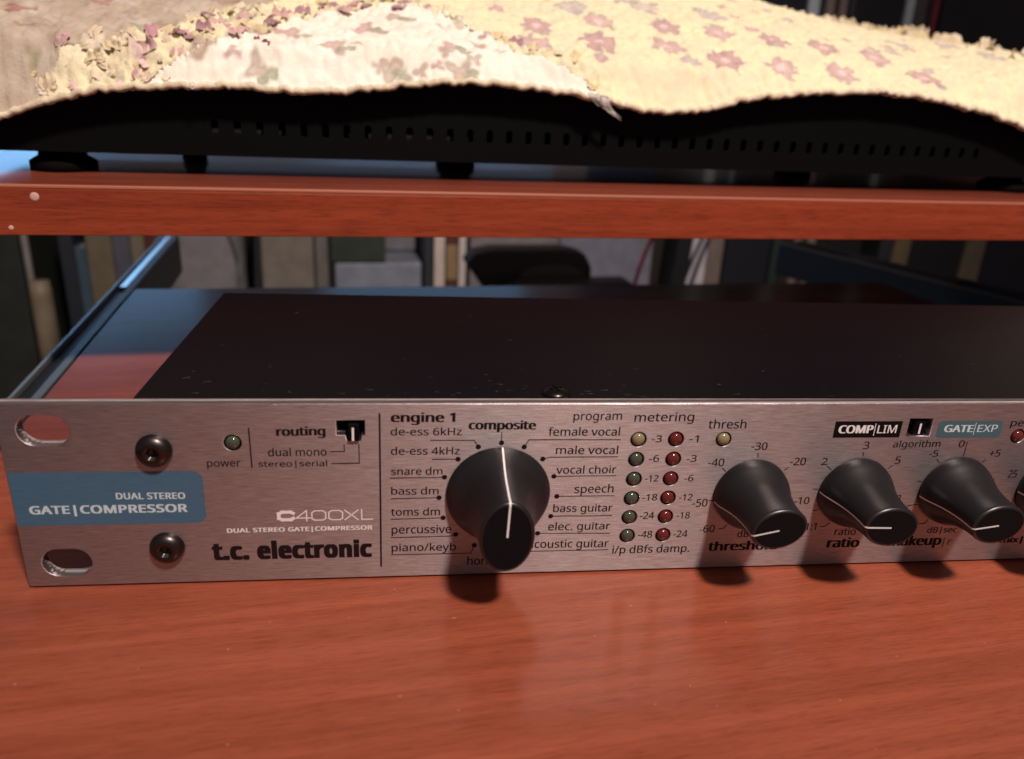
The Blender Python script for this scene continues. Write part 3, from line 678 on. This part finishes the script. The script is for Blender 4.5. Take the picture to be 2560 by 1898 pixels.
while u < 470:
    p = surf(u, 0.0) - BL; pts.append(tuple(p + Vector((0, -0.3, -0.9)))); rad.append(1.15 + 0.35 * noise.noise(Vector((u * 0.5, 0, 0))) + 0.3 * noise.noise(Vector((u * 1.3, 3, 0)))); u += 1.0
vs, fs = tube(pts, rad, 10); mesh('hem', vs, fs, M_HEM, blanket, True)
# back drape so that the blanket closes behind
# ruffled tabs along the seams and the right side
tab_cache = {}
def tab_mesh(kind, mt):
    key = (kind, mt.name)
    if key in tab_cache: return tab_cache[key]
    rnd = random.Random(kind * 31 + 5); nx, ny = 9, 8; vs = []; fs = []
    wdt = 1.0; ph = rnd.uniform(0, 6); am = rnd.uniform(0.15, 0.32); cu = rnd.uniform(0.4, 1.1)
    hgt = rnd.uniform(0.16, 0.3); k2 = rnd.uniform(2.5, 5)
    for j in range(ny):
        v = j / (ny - 1)
        for i in range(nx):
            w_ = i / (nx - 1) - 0.5
            if kind < 6:
                ww = wdt * 0.62 * (0.8 + 0.3 * math.sin(v * 3.1)) ; zz = hgt * math.sin(v * 2.9) * (1 - 1.6 * w_ * w_) + 0.10 * math.sin(w_ * 11 + ph) + 0.06 * math.sin(v * 9 + k2 * w_ * 3)
                vs.append((w_ * ww + 0.06 * math.sin(v * 8 + ph), v * 1.15 + 0.10 * math.sin(w_ * 9 + k2), zz))
            else:
                a = cu * v * 0.7; ww = wdt * (1.05 - 0.3 * v * v)
                vs.append((w_ * ww, v * math.cos(a) * 0.95, 0.05 + v * math.sin(a) * 0.45 + 0.1 * math.sin(v * 5 + k2) + am * math.sin(w_ * 9 + ph) * (0.3 + v) * 0.6))
    for j in range(ny - 1):
        for i in range(nx - 1): fs.append((j * nx + i, j * nx + i + 1, (j + 1) * nx + i + 1, (j + 1) * nx + i))
    me = bpy.data.meshes.new('ruffle_tab'); me.from_pydata([tuple(c * S for c in v) for v in vs], [], fs); me.materials.append(mt)
    for p in me.polygons: p.use_smooth = True
    tab_cache[key] = me; return me
def put_tab(u, t, size, rot, mt, kind, tilt=0.0):
    e = 0.02; p = surf(u, t); du = (surf(u + 2, t) - surf(u - 2, t)).normalized(); dv = (surf(u, t + e) - surf(u, max(0, t - e))).normalized()
    nn = du.cross(dv).normalized(); dv = nn.cross(du)
    o = bpy.data.objects.new('ruffle_tab', tab_mesh(kind, mt)); COL.objects.link(o); o.parent = blanket
    R = Matrix((du, dv, nn)).transposed().to_4x4() @ Matrix.Rotation(rot, 4, 'Z') @ Matrix.Rotation(tilt, 4, 'X') @ Matrix.Diagonal((size * random.uniform(0.9, 1.5), size, size * 0.7, 1))
    R.translation = (p - BL) * S; o.matrix_local = R
R_ = random.Random(11)
def along(tab, n):
    for k in range(n):
        f = k / max(1, n - 1) * (len(tab) - 1); i = min(len(tab) - 2, int(f)); w_ = f - i
        yield tab[i][0] * (1 - w_) + tab[i + 1][0] * w_, tab[i][1] * (1 - w_) + tab[i + 1][1] * w_
for u, t in along(RUF1, 40):
    mt = R_.choice([M_CRM, M_HEM, M_YEL, M_HEM, M_ROSE2, M_CRM]); put_tab(u + R_.uniform(-2, 2), max(0.004, t + R_.uniform(-.01, .012)), R_.uniform(2.8, 4.8), R_.uniform(-2.6, 0.6), mt, R_.randrange(12))
for u, t in along(RUF2[:8], 60):
    mt = R_.choice([M_YEL, M_ROSE2, M_ROSE2, M_MAUVE, M_CRM, M_PINK, M_MAUVE, M_YEL]); put_tab(u + R_.uniform(-3, 2), t + R_.uniform(-.005, .05), R_.uniform(3.0, 5.6), R_.uniform(-2.4, 0.4), mt, R_.randrange(12))
for u, t in along(RUF2[7:], 20):
    mt = R_.choice([M_YEL, M_CRM, M_YEL, M_MAUVE, M_CRM]); put_tab(u + R_.uniform(-1, 3), t + R_.uniform(-.005, .035), R_.uniform(2.8, 4.8), R_.uniform(-0.6, 1.6), mt, R_.randrange(12))
for k in range(26):      # hem side tabs in muted colours
    u = R_.uniform(-30, 20); put_tab(u, R_.uniform(0.004, 0.03), R_.uniform(2, 3.2), R_.uniform(0, 6.28), R_.choice([M_CRM, M_ROSE, M_CRM, M_HEM, M_YEL]), R_.randrange(12))
for k in range(5): put_tab(R_.choice([RUF2[i][0] for i in (1, 2, 3, 4)]) + R_.uniform(-6, 4), R_.uniform(0.04, 0.22), R_.uniform(1.8, 2.8), R_.uniform(-2, 1), M_RED, R_.randrange(12))  # dark red tabs stand in for shadows between the ruffles
for k in range(900):     # crumpled strips filling the band between the two seams
    u, t = R_.uniform(-20, 66), R_.uniform(0.0, 0.36)
    if patch_of(u, t) != 2 or k % 12: continue
    put_tab(u, max(t, 0.004), R_.uniform(2.6, 5.0), R_.uniform(-2.8, 2.8), R_.choice([M_CRM, M_HEM, M_YEL, M_YEL, M_ROSE2, M_CRM, M_MAUVE]), R_.randrange(12))
# ragged fringe along the far right ridge and the right end
for k in range(120):
    u = R_.uniform(330, 470) if k < 80 else R_.uniform(400, 468); t = R_.uniform(0.86, 1.06) if k < 80 else R_.uniform(0.0, 0.9)
    put_tab(u, t, R_.uniform(4, 9), R_.uniform(-1.2, 1.2), R_.choice([M_CRM, M_CRM, M_YEL, M_HEM, M_CRM]), R_.randrange(6, 12), R_.uniform(0.2, 0.9))
for k in range(34): put_tab(R_.uniform(240, 345), R_.uniform(0.9, 1.05), R_.uniform(3, 5), R_.uniform(-1.5, 1.5), R_.choice([M_CRM, M_ROSE, M_CRM, M_HEM]), R_.randrange(12))
# frayed white threads hanging from the hem, and one small loop
M_THR = mat('white_thread', (0.82, 0.78, 0.70), 0.8)
tv, tf = [], []
for k in range(16):
    x0 = 164.5 + k * 0.5 + R_.uniform(-.3, .3); ln = R_.uniform(2.5, 5) + (k / 15) ** 1.5 * 4.5; z0 = fast(HT, x0) + 0.3
    pts = [(x0 + 0.0 + 0.28 * s * ln * (s / 6) * 0.5, 134.6 - 0.5 * math.sin(s), z0 - ln * s / 6) for s in range(7)]
    vs, fs = tube([tuple(Vector(q) - BL) for q in pts], [0.34 * (1 - s / 8) for s in range(7)], 5); o_ = len(tv); tv += vs; tf += [tuple(a + o_ for a in f) for f in fs]
mesh('frayed_threads', tv, tf, M_THR, blanket, True)['kind'] = 'stuff'
pts = [(24.5 + 0.75 * math.sin(a), 134.4, 102.2 + 1.1 * math.cos(a)) for a in [2 * math.pi * i / 14 for i in range(14)]]
vs, fs = tube([tuple(Vector(q) - BL) for q in pts], 0.2, 6); mesh('thread_loop', vs, fs, M_THR, blanket, True)

# ================================================================ BOOKCASE AND WHAT STANDS ON IT
M_DARKWOOD = mat('dark_shelf_wood', (0.02, 0.014, 0.012), 0.6)
case_b = tag(empty('bookcase', (400, 860, -300)), 'dark bookcase behind the desk holding books and boxes', 'bookcase')
pbox('shelf_board', case_b, -420, 1250, 690, 985, -298, -280, M_DARKWOOD, 1)
pbox('shelf_board', case_b, 470, 1250, 690, 985, 98, 114, M_DARKWOOD, 1)
pbox('upright', case_b, -440, -420.5, 690, 985, -300, 95, M_DARKWOOD, 1)
pbox('upright', case_b, 451, 469.5, 720, 985, -279.5, 460, M_DARKWOOD, 1)
pbox('upright', case_b, 1250.5, 1270, 690, 985, -300, 460, M_DARKWOOD, 1)
pbox('back_panel', case_b, 470, 1250, 985.5, 990, -279, 460, M_DARKWOOD, 0)
pbox('back_panel', case_b, -420, 450, 985.5, 990, -279, 60, M_DARKWOOD, 0)
M_PAPER = mat('page_block_paper', (0.5, 0.45, 0.36), 0.8)
mats = {}
def cm(c):
    if c not in mats:
        mats[c] = mat('cover_%d' % len(mats), c, 0.55); nz = noise_node(mats[c], 40, (1, 1, 1), 4, 0.6)
        r = ramp(mats[c], nz, [(0.3, tuple(v * 0.75 for v in c)), (0.7, tuple(min(1, v * 1.15) for v in c))]); n, l, b = nodes(mats[c]); l.new(r.outputs[0], b.inputs['Base Color'])
    return mats[c]
def book(x0, x1, z0, z1, c, label, cat='book', y=700, depth=150, lean=0.0, name=None, stripe=None):
    wd = x1 - x0; h = z1 - z0
    o = empty(name or cat.replace(' ', '_'), ((x0 + x1) / 2, y + depth / 2, z0))
    tag(o, label, cat, 'books and boxes on the upper shelf' if z0 > 0 else 'books and boxes on the lower shelf')
    hw = wd / 2; hd = depth / 2
    if cat == 'book':
        t = min(2.0, wd * 0.12)
        box('cover', -hw, -hw + t, -hd + 0.6, hd, 0, h, cm(c), o, 0.3); box('cover', hw - t, hw, -hd + 0.6, hd, 0, h, cm(c), o, 0.3)
        bm = bmesh.new(); box_bm(bm, -hw, hw, -hd - 1.5, -hd + 0.55, 0, h, min(0.9, wd * 0.2)); from_bm('spine', bm, cm(c), o)
        box('page_block', -hw + t + .05, hw - t - .05, -hd + 0.7, hd - 4, 3, h - 3, M_PAPER, o)
    else:
        bm = bmesh.new(); box_bm(bm, -hw, hw, -hd, hd, 0, h, min(2.0, wd * 0.15)); from_bm('body', bm, cm(c), o)
        bm = bmesh.new(); box_bm(bm, -hw + wd * .04, hw - wd * .04, -hd + 1, hd - 1, h + 0.02, h + 1.2, 0.3); from_bm('top', bm, cm(tuple(v * 0.8 for v in c)), o)
    if stripe: 
        f0, f1, cc = stripe; box('spine_band', -hw + 0.3, hw - 0.3, -hd - 1.9, -hd - 1.52, h * f0, h * f1, cm(cc), o)
    if lean: o.rotation_euler.y = lean
    return o
Z0 = -280
book(-380, -232, Z0, -5, (0.022, 0.028, 0.022), 'dark green grey box left of the beige rod', 'box', name='storage_box')
book(-196, -183, Z0, -25, (0.02, 0.025, 0.035), 'thin dark book just right of the beige rod')
book(-182, -172, Z0, -70, (0.05, 0.09, 0.12), 'slate blue book between two dark books')
book(-171, -147, Z0, 5, (0.15, 0.125, 0.08), 'thick beige book left of the grey blue one')
book(-146, -130, Z0, -8, (0.085, 0.09, 0.12), 'grey blue book beside the thick beige book')
book(-129, -116, Z0, -12, (0.17, 0.145, 0.10), 'tan book behind the left desk rail')
book(-115, -103, Z0, -15, (0.09, 0.02, 0.02), 'dark red book where the left rail passes')
# rod
rod = tag(empty('beige_rod', (-207, 668, Z0)), 'beige rod with a thicker lower sleeve at the far left', 'rod')
vs, fs = lathe([(3.2, 0), (3.2, 262)], 20, 'z'); mesh('rod_shaft', vs, fs, cm((0.15, 0.14, 0.13)), rod, True).location = Vector((-8.5, 0, 0)) * S
vs, fs = lathe([(9.5, 0), (9.8, 30), (9.8, 170), (8.8, 184)], 24, 'z'); mesh('sleeve', vs, fs, cm((0.22, 0.18, 0.12)), rod, True).location = Vector((0, -6, 0)) * S
# round grey cushion
cu_ = tag(empty('grey_cushion', (-58, 720, Z0)), 'round edged grey fabric cushion standing behind the left rail', 'cushion')
bm = bmesh.new(); box_bm(bm, -46, 38, -26, 30, 0, 262, 24, 6); from_bm('cushion_body', bm, cm((0.20, 0.19, 0.20)), cu_, True)
pts = [(-8 + 42 * math.cos(a), -26.6, 188 + 62 * math.sin(a)) for a in [2 * math.pi * i / 40 for i in range(41)]]
vs, fs = tube(pts, 1.6, 6); mesh('piping', vs, fs, cm((0.11, 0.11, 0.12)), cu_, True)
book(-19, -11, Z0, -6, (0.012, 0.012, 0.015), 'leaning black folder between grey cushion and beige box', 'folder', lean=0.05)
book(-2, 53, Z0, 20, (0.19, 0.17, 0.14), 'wide beige grey box file behind the unit', 'box file')
book(54.5, 68, Z0, 0, (0.15, 0.14, 0.13), 'grey binder right of the beige grey box file', 'binder')
book(75, 170, Z0, -88, (0.22, 0.25, 0.31), 'pale blue grey paper stack under a dark green book', 'paper stack')
o = empty('book', (100, 745, -86)); tag(o, 'dark green book lying on the pale paper stack', 'book')
box('cover', -28, 30, -44, 60, 0.1, 2, cm((0.03, 0.045, 0.03)), o, 0.4); box('page_block', -26, 28, -42, 58, 2.05, 26, M_PAPER, o); box('cover', -28, 30, -44.5, 60, 26.05, 29, cm((0.03, 0.045, 0.03)), o, 0.4); box('spine', -28, 30, -47, -44.6, 0.1, 29, cm((0.03, 0.045, 0.03)), o, 0.4)
book(120, 170, Z0 + 194.5, -30, (0.17, 0.17, 0.19), 'grey card box on the pale paper stack', 'box', name='card_box', y=752, depth=100)
book(173, 182.5, Z0, 10, (0.03, 0.035, 0.045), 'black book left of the white one')
book(184, 196, Z0, 5, (0.62, 0.54, 0.48), 'white book left of the brown book')
book(197.5, 210.5, Z0, 0, (0.10, 0.035, 0.02), 'dark brown book between two white books', stripe=(0.62, 0.76, (0.30, 0.2, 0.10)))
book(212, 220, Z0, 6, (0.6, 0.55, 0.52), 'thin white book right of the brown book')
book(227, 333, Z0, 8, (0.22, 0.20, 0.21), 'large pale grey box behind the black seat pad', 'box', name='card_box', y=712)
book(334, 452, Z0, 12, (0.20, 0.20, 0.26), 'lilac grey box behind the pink cable', 'box', name='card_box', y=712)
book(456, 475, Z0, 20, (0.008, 0.008, 0.012), 'black folder leaning right of the lilac grey box', 'folder', lean=0.06, y=680)
book(481, 492, Z0, 0, (0.12, 0.13, 0.16), 'slim blue grey book left of the striped one')
book(493, 517, Z0, 3, (0.6, 0.58, 0.6), 'white book crossed by dark blue straps')
book(518, 538, Z0, 0, (0.20, 0.16, 0.14), 'mauve beige book right of the strapped white one')
book(542, 603, Z0, 5, (0.010, 0.011, 0.018), 'wide black box file among the books', 'box file')
book(605, 618, Z0, 0, (0.02, 0.035, 0.03), 'very dark green book right of the black box file')
book(620, 633, Z0, 0, (0.03, 0.018, 0.015), 'dark brown book beside the pinkish beige one')
book(634, 645, Z0, 0, (0.22, 0.16, 0.13), 'pinkish beige book left of a brown gap')
book(646, 651, Z0, -4, (0.05, 0.03, 0.025), 'thin brown book between two beige ones')
book(652, 663, Z0, 0, (0.24, 0.20, 0.14), 'cream beige book above the right desk rail')
book(666, 732, Z0, -3, (0.010, 0.010, 0.014), 'wide black binder right of the cream beige book', 'binder')
book(734, 756, Z0, -92, (0.24, 0.17, 0.15), 'short pale pink book below the right rail')
book(758, 776, Z0, -4, (0.03, 0.035, 0.045), 'dark slate book left of a tan one')
book(779, 803, Z0, 0, (0.20, 0.155, 0.08), 'tan book half hidden by the right rail')
book(806, 886, Z0, -2, (0.012, 0.012, 0.016), 'wide black box at the right of the lower shelf', 'box', name='storage_box')
book(888, 919, Z0, 0, (0.19, 0.165, 0.105), 'rightmost beige book on the lower shelf')
book(922, 1040, Z0, 0, (0.010, 0.012, 0.022), 'navy black box at the far right of the lower shelf', 'box', name='storage_box')
# straps over the white book
for k, (xa, xb) in enumerate(((513, 484), (521, 496))):
    pts = [(xa + (xb - xa) * s / 8 - 6 * math.sin(s / 8 * math.pi) * 0.4, 694, -40 - 90 * s / 8) for s in range(9)]
    if k == 0: st = tag(empty('strap', (500, 694, -130)), 'pair of dark blue straps hanging over the white book', 'strap')
    vs, fs = tube([tuple(Vector(q) - Vector((500, 694, -130))) for q in pts], 2.2, 6); mesh('strap_band', vs, fs, cm((0.015, 0.02, 0.06)), st, True)
# black padded seat
seat = tag(empty('office_chair', (270, 560, -320)), 'black chair with a padded rounded back rest behind the desk', 'chair')
def slab(name, outline, y0, y1, m, bev):
    bm = bmesh.new(); vsf = [bm.verts.new((x * S, y0 * S, z * S)) for x, z in outline]; f = bm.faces.new(vsf)
    r = bmesh.ops.extrude_face_region(bm, geom=[f]); 
    for v in [g for g in r['geom'] if isinstance(g, bmesh.types.BMVert)]: v.co.y = y1 * S
    bmesh.ops.bevel(bm, geom=[e for e in bm.edges], offset=bev * S, segments=4, affect='EDGES', profile=0.6)
    return from_bm(name, bm, m, seat, True)
M_LEA = mat('black_leatherette', (0.035, 0.037, 0.03), 0.5); M_LEG_ = mat('grey_seat_fabric', (0.12, 0.12, 0.125), 0.9)
Q = lambda L: [(x - 270, z + 320) for x, z in L]
slab('back_rest', Q([(196, -57), (204, -47), (222, -43.5), (296, -43), (314, -47), (322, -60), (324, -84), (300, -100), (226, -100), (210, -76)]), 0, 30, M_LEA, 4)
slab('seat_cushion', Q([(232, -78), (240, -70), (352, -68), (362, -76), (362, -100), (232, -100)]), -34, -4, M_LEA, 3.2)
vs, fs = lathe([(14, 0), (14, 200), (22, 219)], 20, 'z'); mesh('column', vs, fs, M_LEA, seat, True)
vs = [(x_, -1.2, z_) for x_, z_ in Q([(250 + 30 * 1, -68)])]
pts = [(12 + 34 * math.cos(a), -1.5 , 248 + 15 * math.sin(a)) for a in [math.pi * i / 16 for i in range(17)]]
vs = [tuple(p) for p in pts]; mesh('back_inset', vs, [tuple(range(17))], M_LEG_, seat)
# pink cable
cb = tag(empty('cable', (358, 545, -90)), 'thin pink red cable hanging beside the black chair', 'cable')
pts = [(366 - 3 * s - 0.45 * s * (6 - s), 514, -14 - 12.5 * s) for s in range(7)]
vs, fs = tube([tuple(Vector(q) - Vector((358, 545, -90))) for q in pts], 1.9, 6); mesh('cable_run', vs, fs, cm((0.85, 0.10, 0.08)), cb, True)
# upper shelf
U0 = 114
book(500, 513, U0, 420, (0.72, 0.93, 1.0), 'pale blue spine at the left of the upper shelf')  # pale and dusty blue spines on this shelf are glass reflections put into colour
book(514, 531, U0, 400, (0.11, 0.12, 0.11), 'grey book between two pale blue ones')
book(532, 538, U0, 410, (0.35, 0.5, 0.62), 'thin dusty blue book on the upper shelf')
book(541, 597, U0, 430, (0.010, 0.014, 0.022), 'wide navy black binder on the upper shelf', 'binder')
book(599, 612, U0, 430, (0.72, 0.93, 1.0), 'bright pale blue book right of the navy binder')
book(613, 620, U0, 420, (0.03, 0.05, 0.08), 'thin navy book beside the bright pale blue one')
book(621, 631, U0, 405, (0.36, 0.30, 0.25), 'beige book left of a narrow brown one')
book(632, 637, U0, 400, (0.07, 0.045, 0.03), 'narrow brown book between two beige ones')
book(638, 647, U0, 405, (0.34, 0.28, 0.24), 'beige book right of the narrow brown one')
book(651, 658, U0, 400, (0.05, 0.06, 0.08), 'thin grey blue book before the widest black binder')
book(660, 722, U0, 430, (0.010, 0.011, 0.015), 'widest black binder on the upper shelf', 'binder')
book(724, 734, U0, 430, (0.72, 0.93, 1.0), 'pale blue book left of grey and red books')
book(736, 751, U0, 410, (0.11, 0.11, 0.10), 'grey olive book beside the red one')
book(752, 758, U0, 410, (0.03, 0.012, 0.012), 'maroon sliver of a book left of the red one')
book(759, 767, U0, 405, (0.28, 0.035, 0.06), 'dark red book at the right of the upper shelf')
book(772, 900, U0, 420, (0.008, 0.009, 0.012), 'black box right of the dark red book', 'box', name='storage_box')
book(903, 1060, U0, 420, (0.010, 0.013, 0.014), 'black green box at the far right of the upper shelf', 'box', name='storage_box')
# floor far below
me = mesh('floor', [(-4000, -3000, -760), (5000, -3000, -760), (5000, 5000, -760), (-4000, 5000, -760)], [(0, 1, 2, 3)], mat('dark_floor', (0.03, 0.025, 0.02), 0.6)); me['kind'] = 'structure'
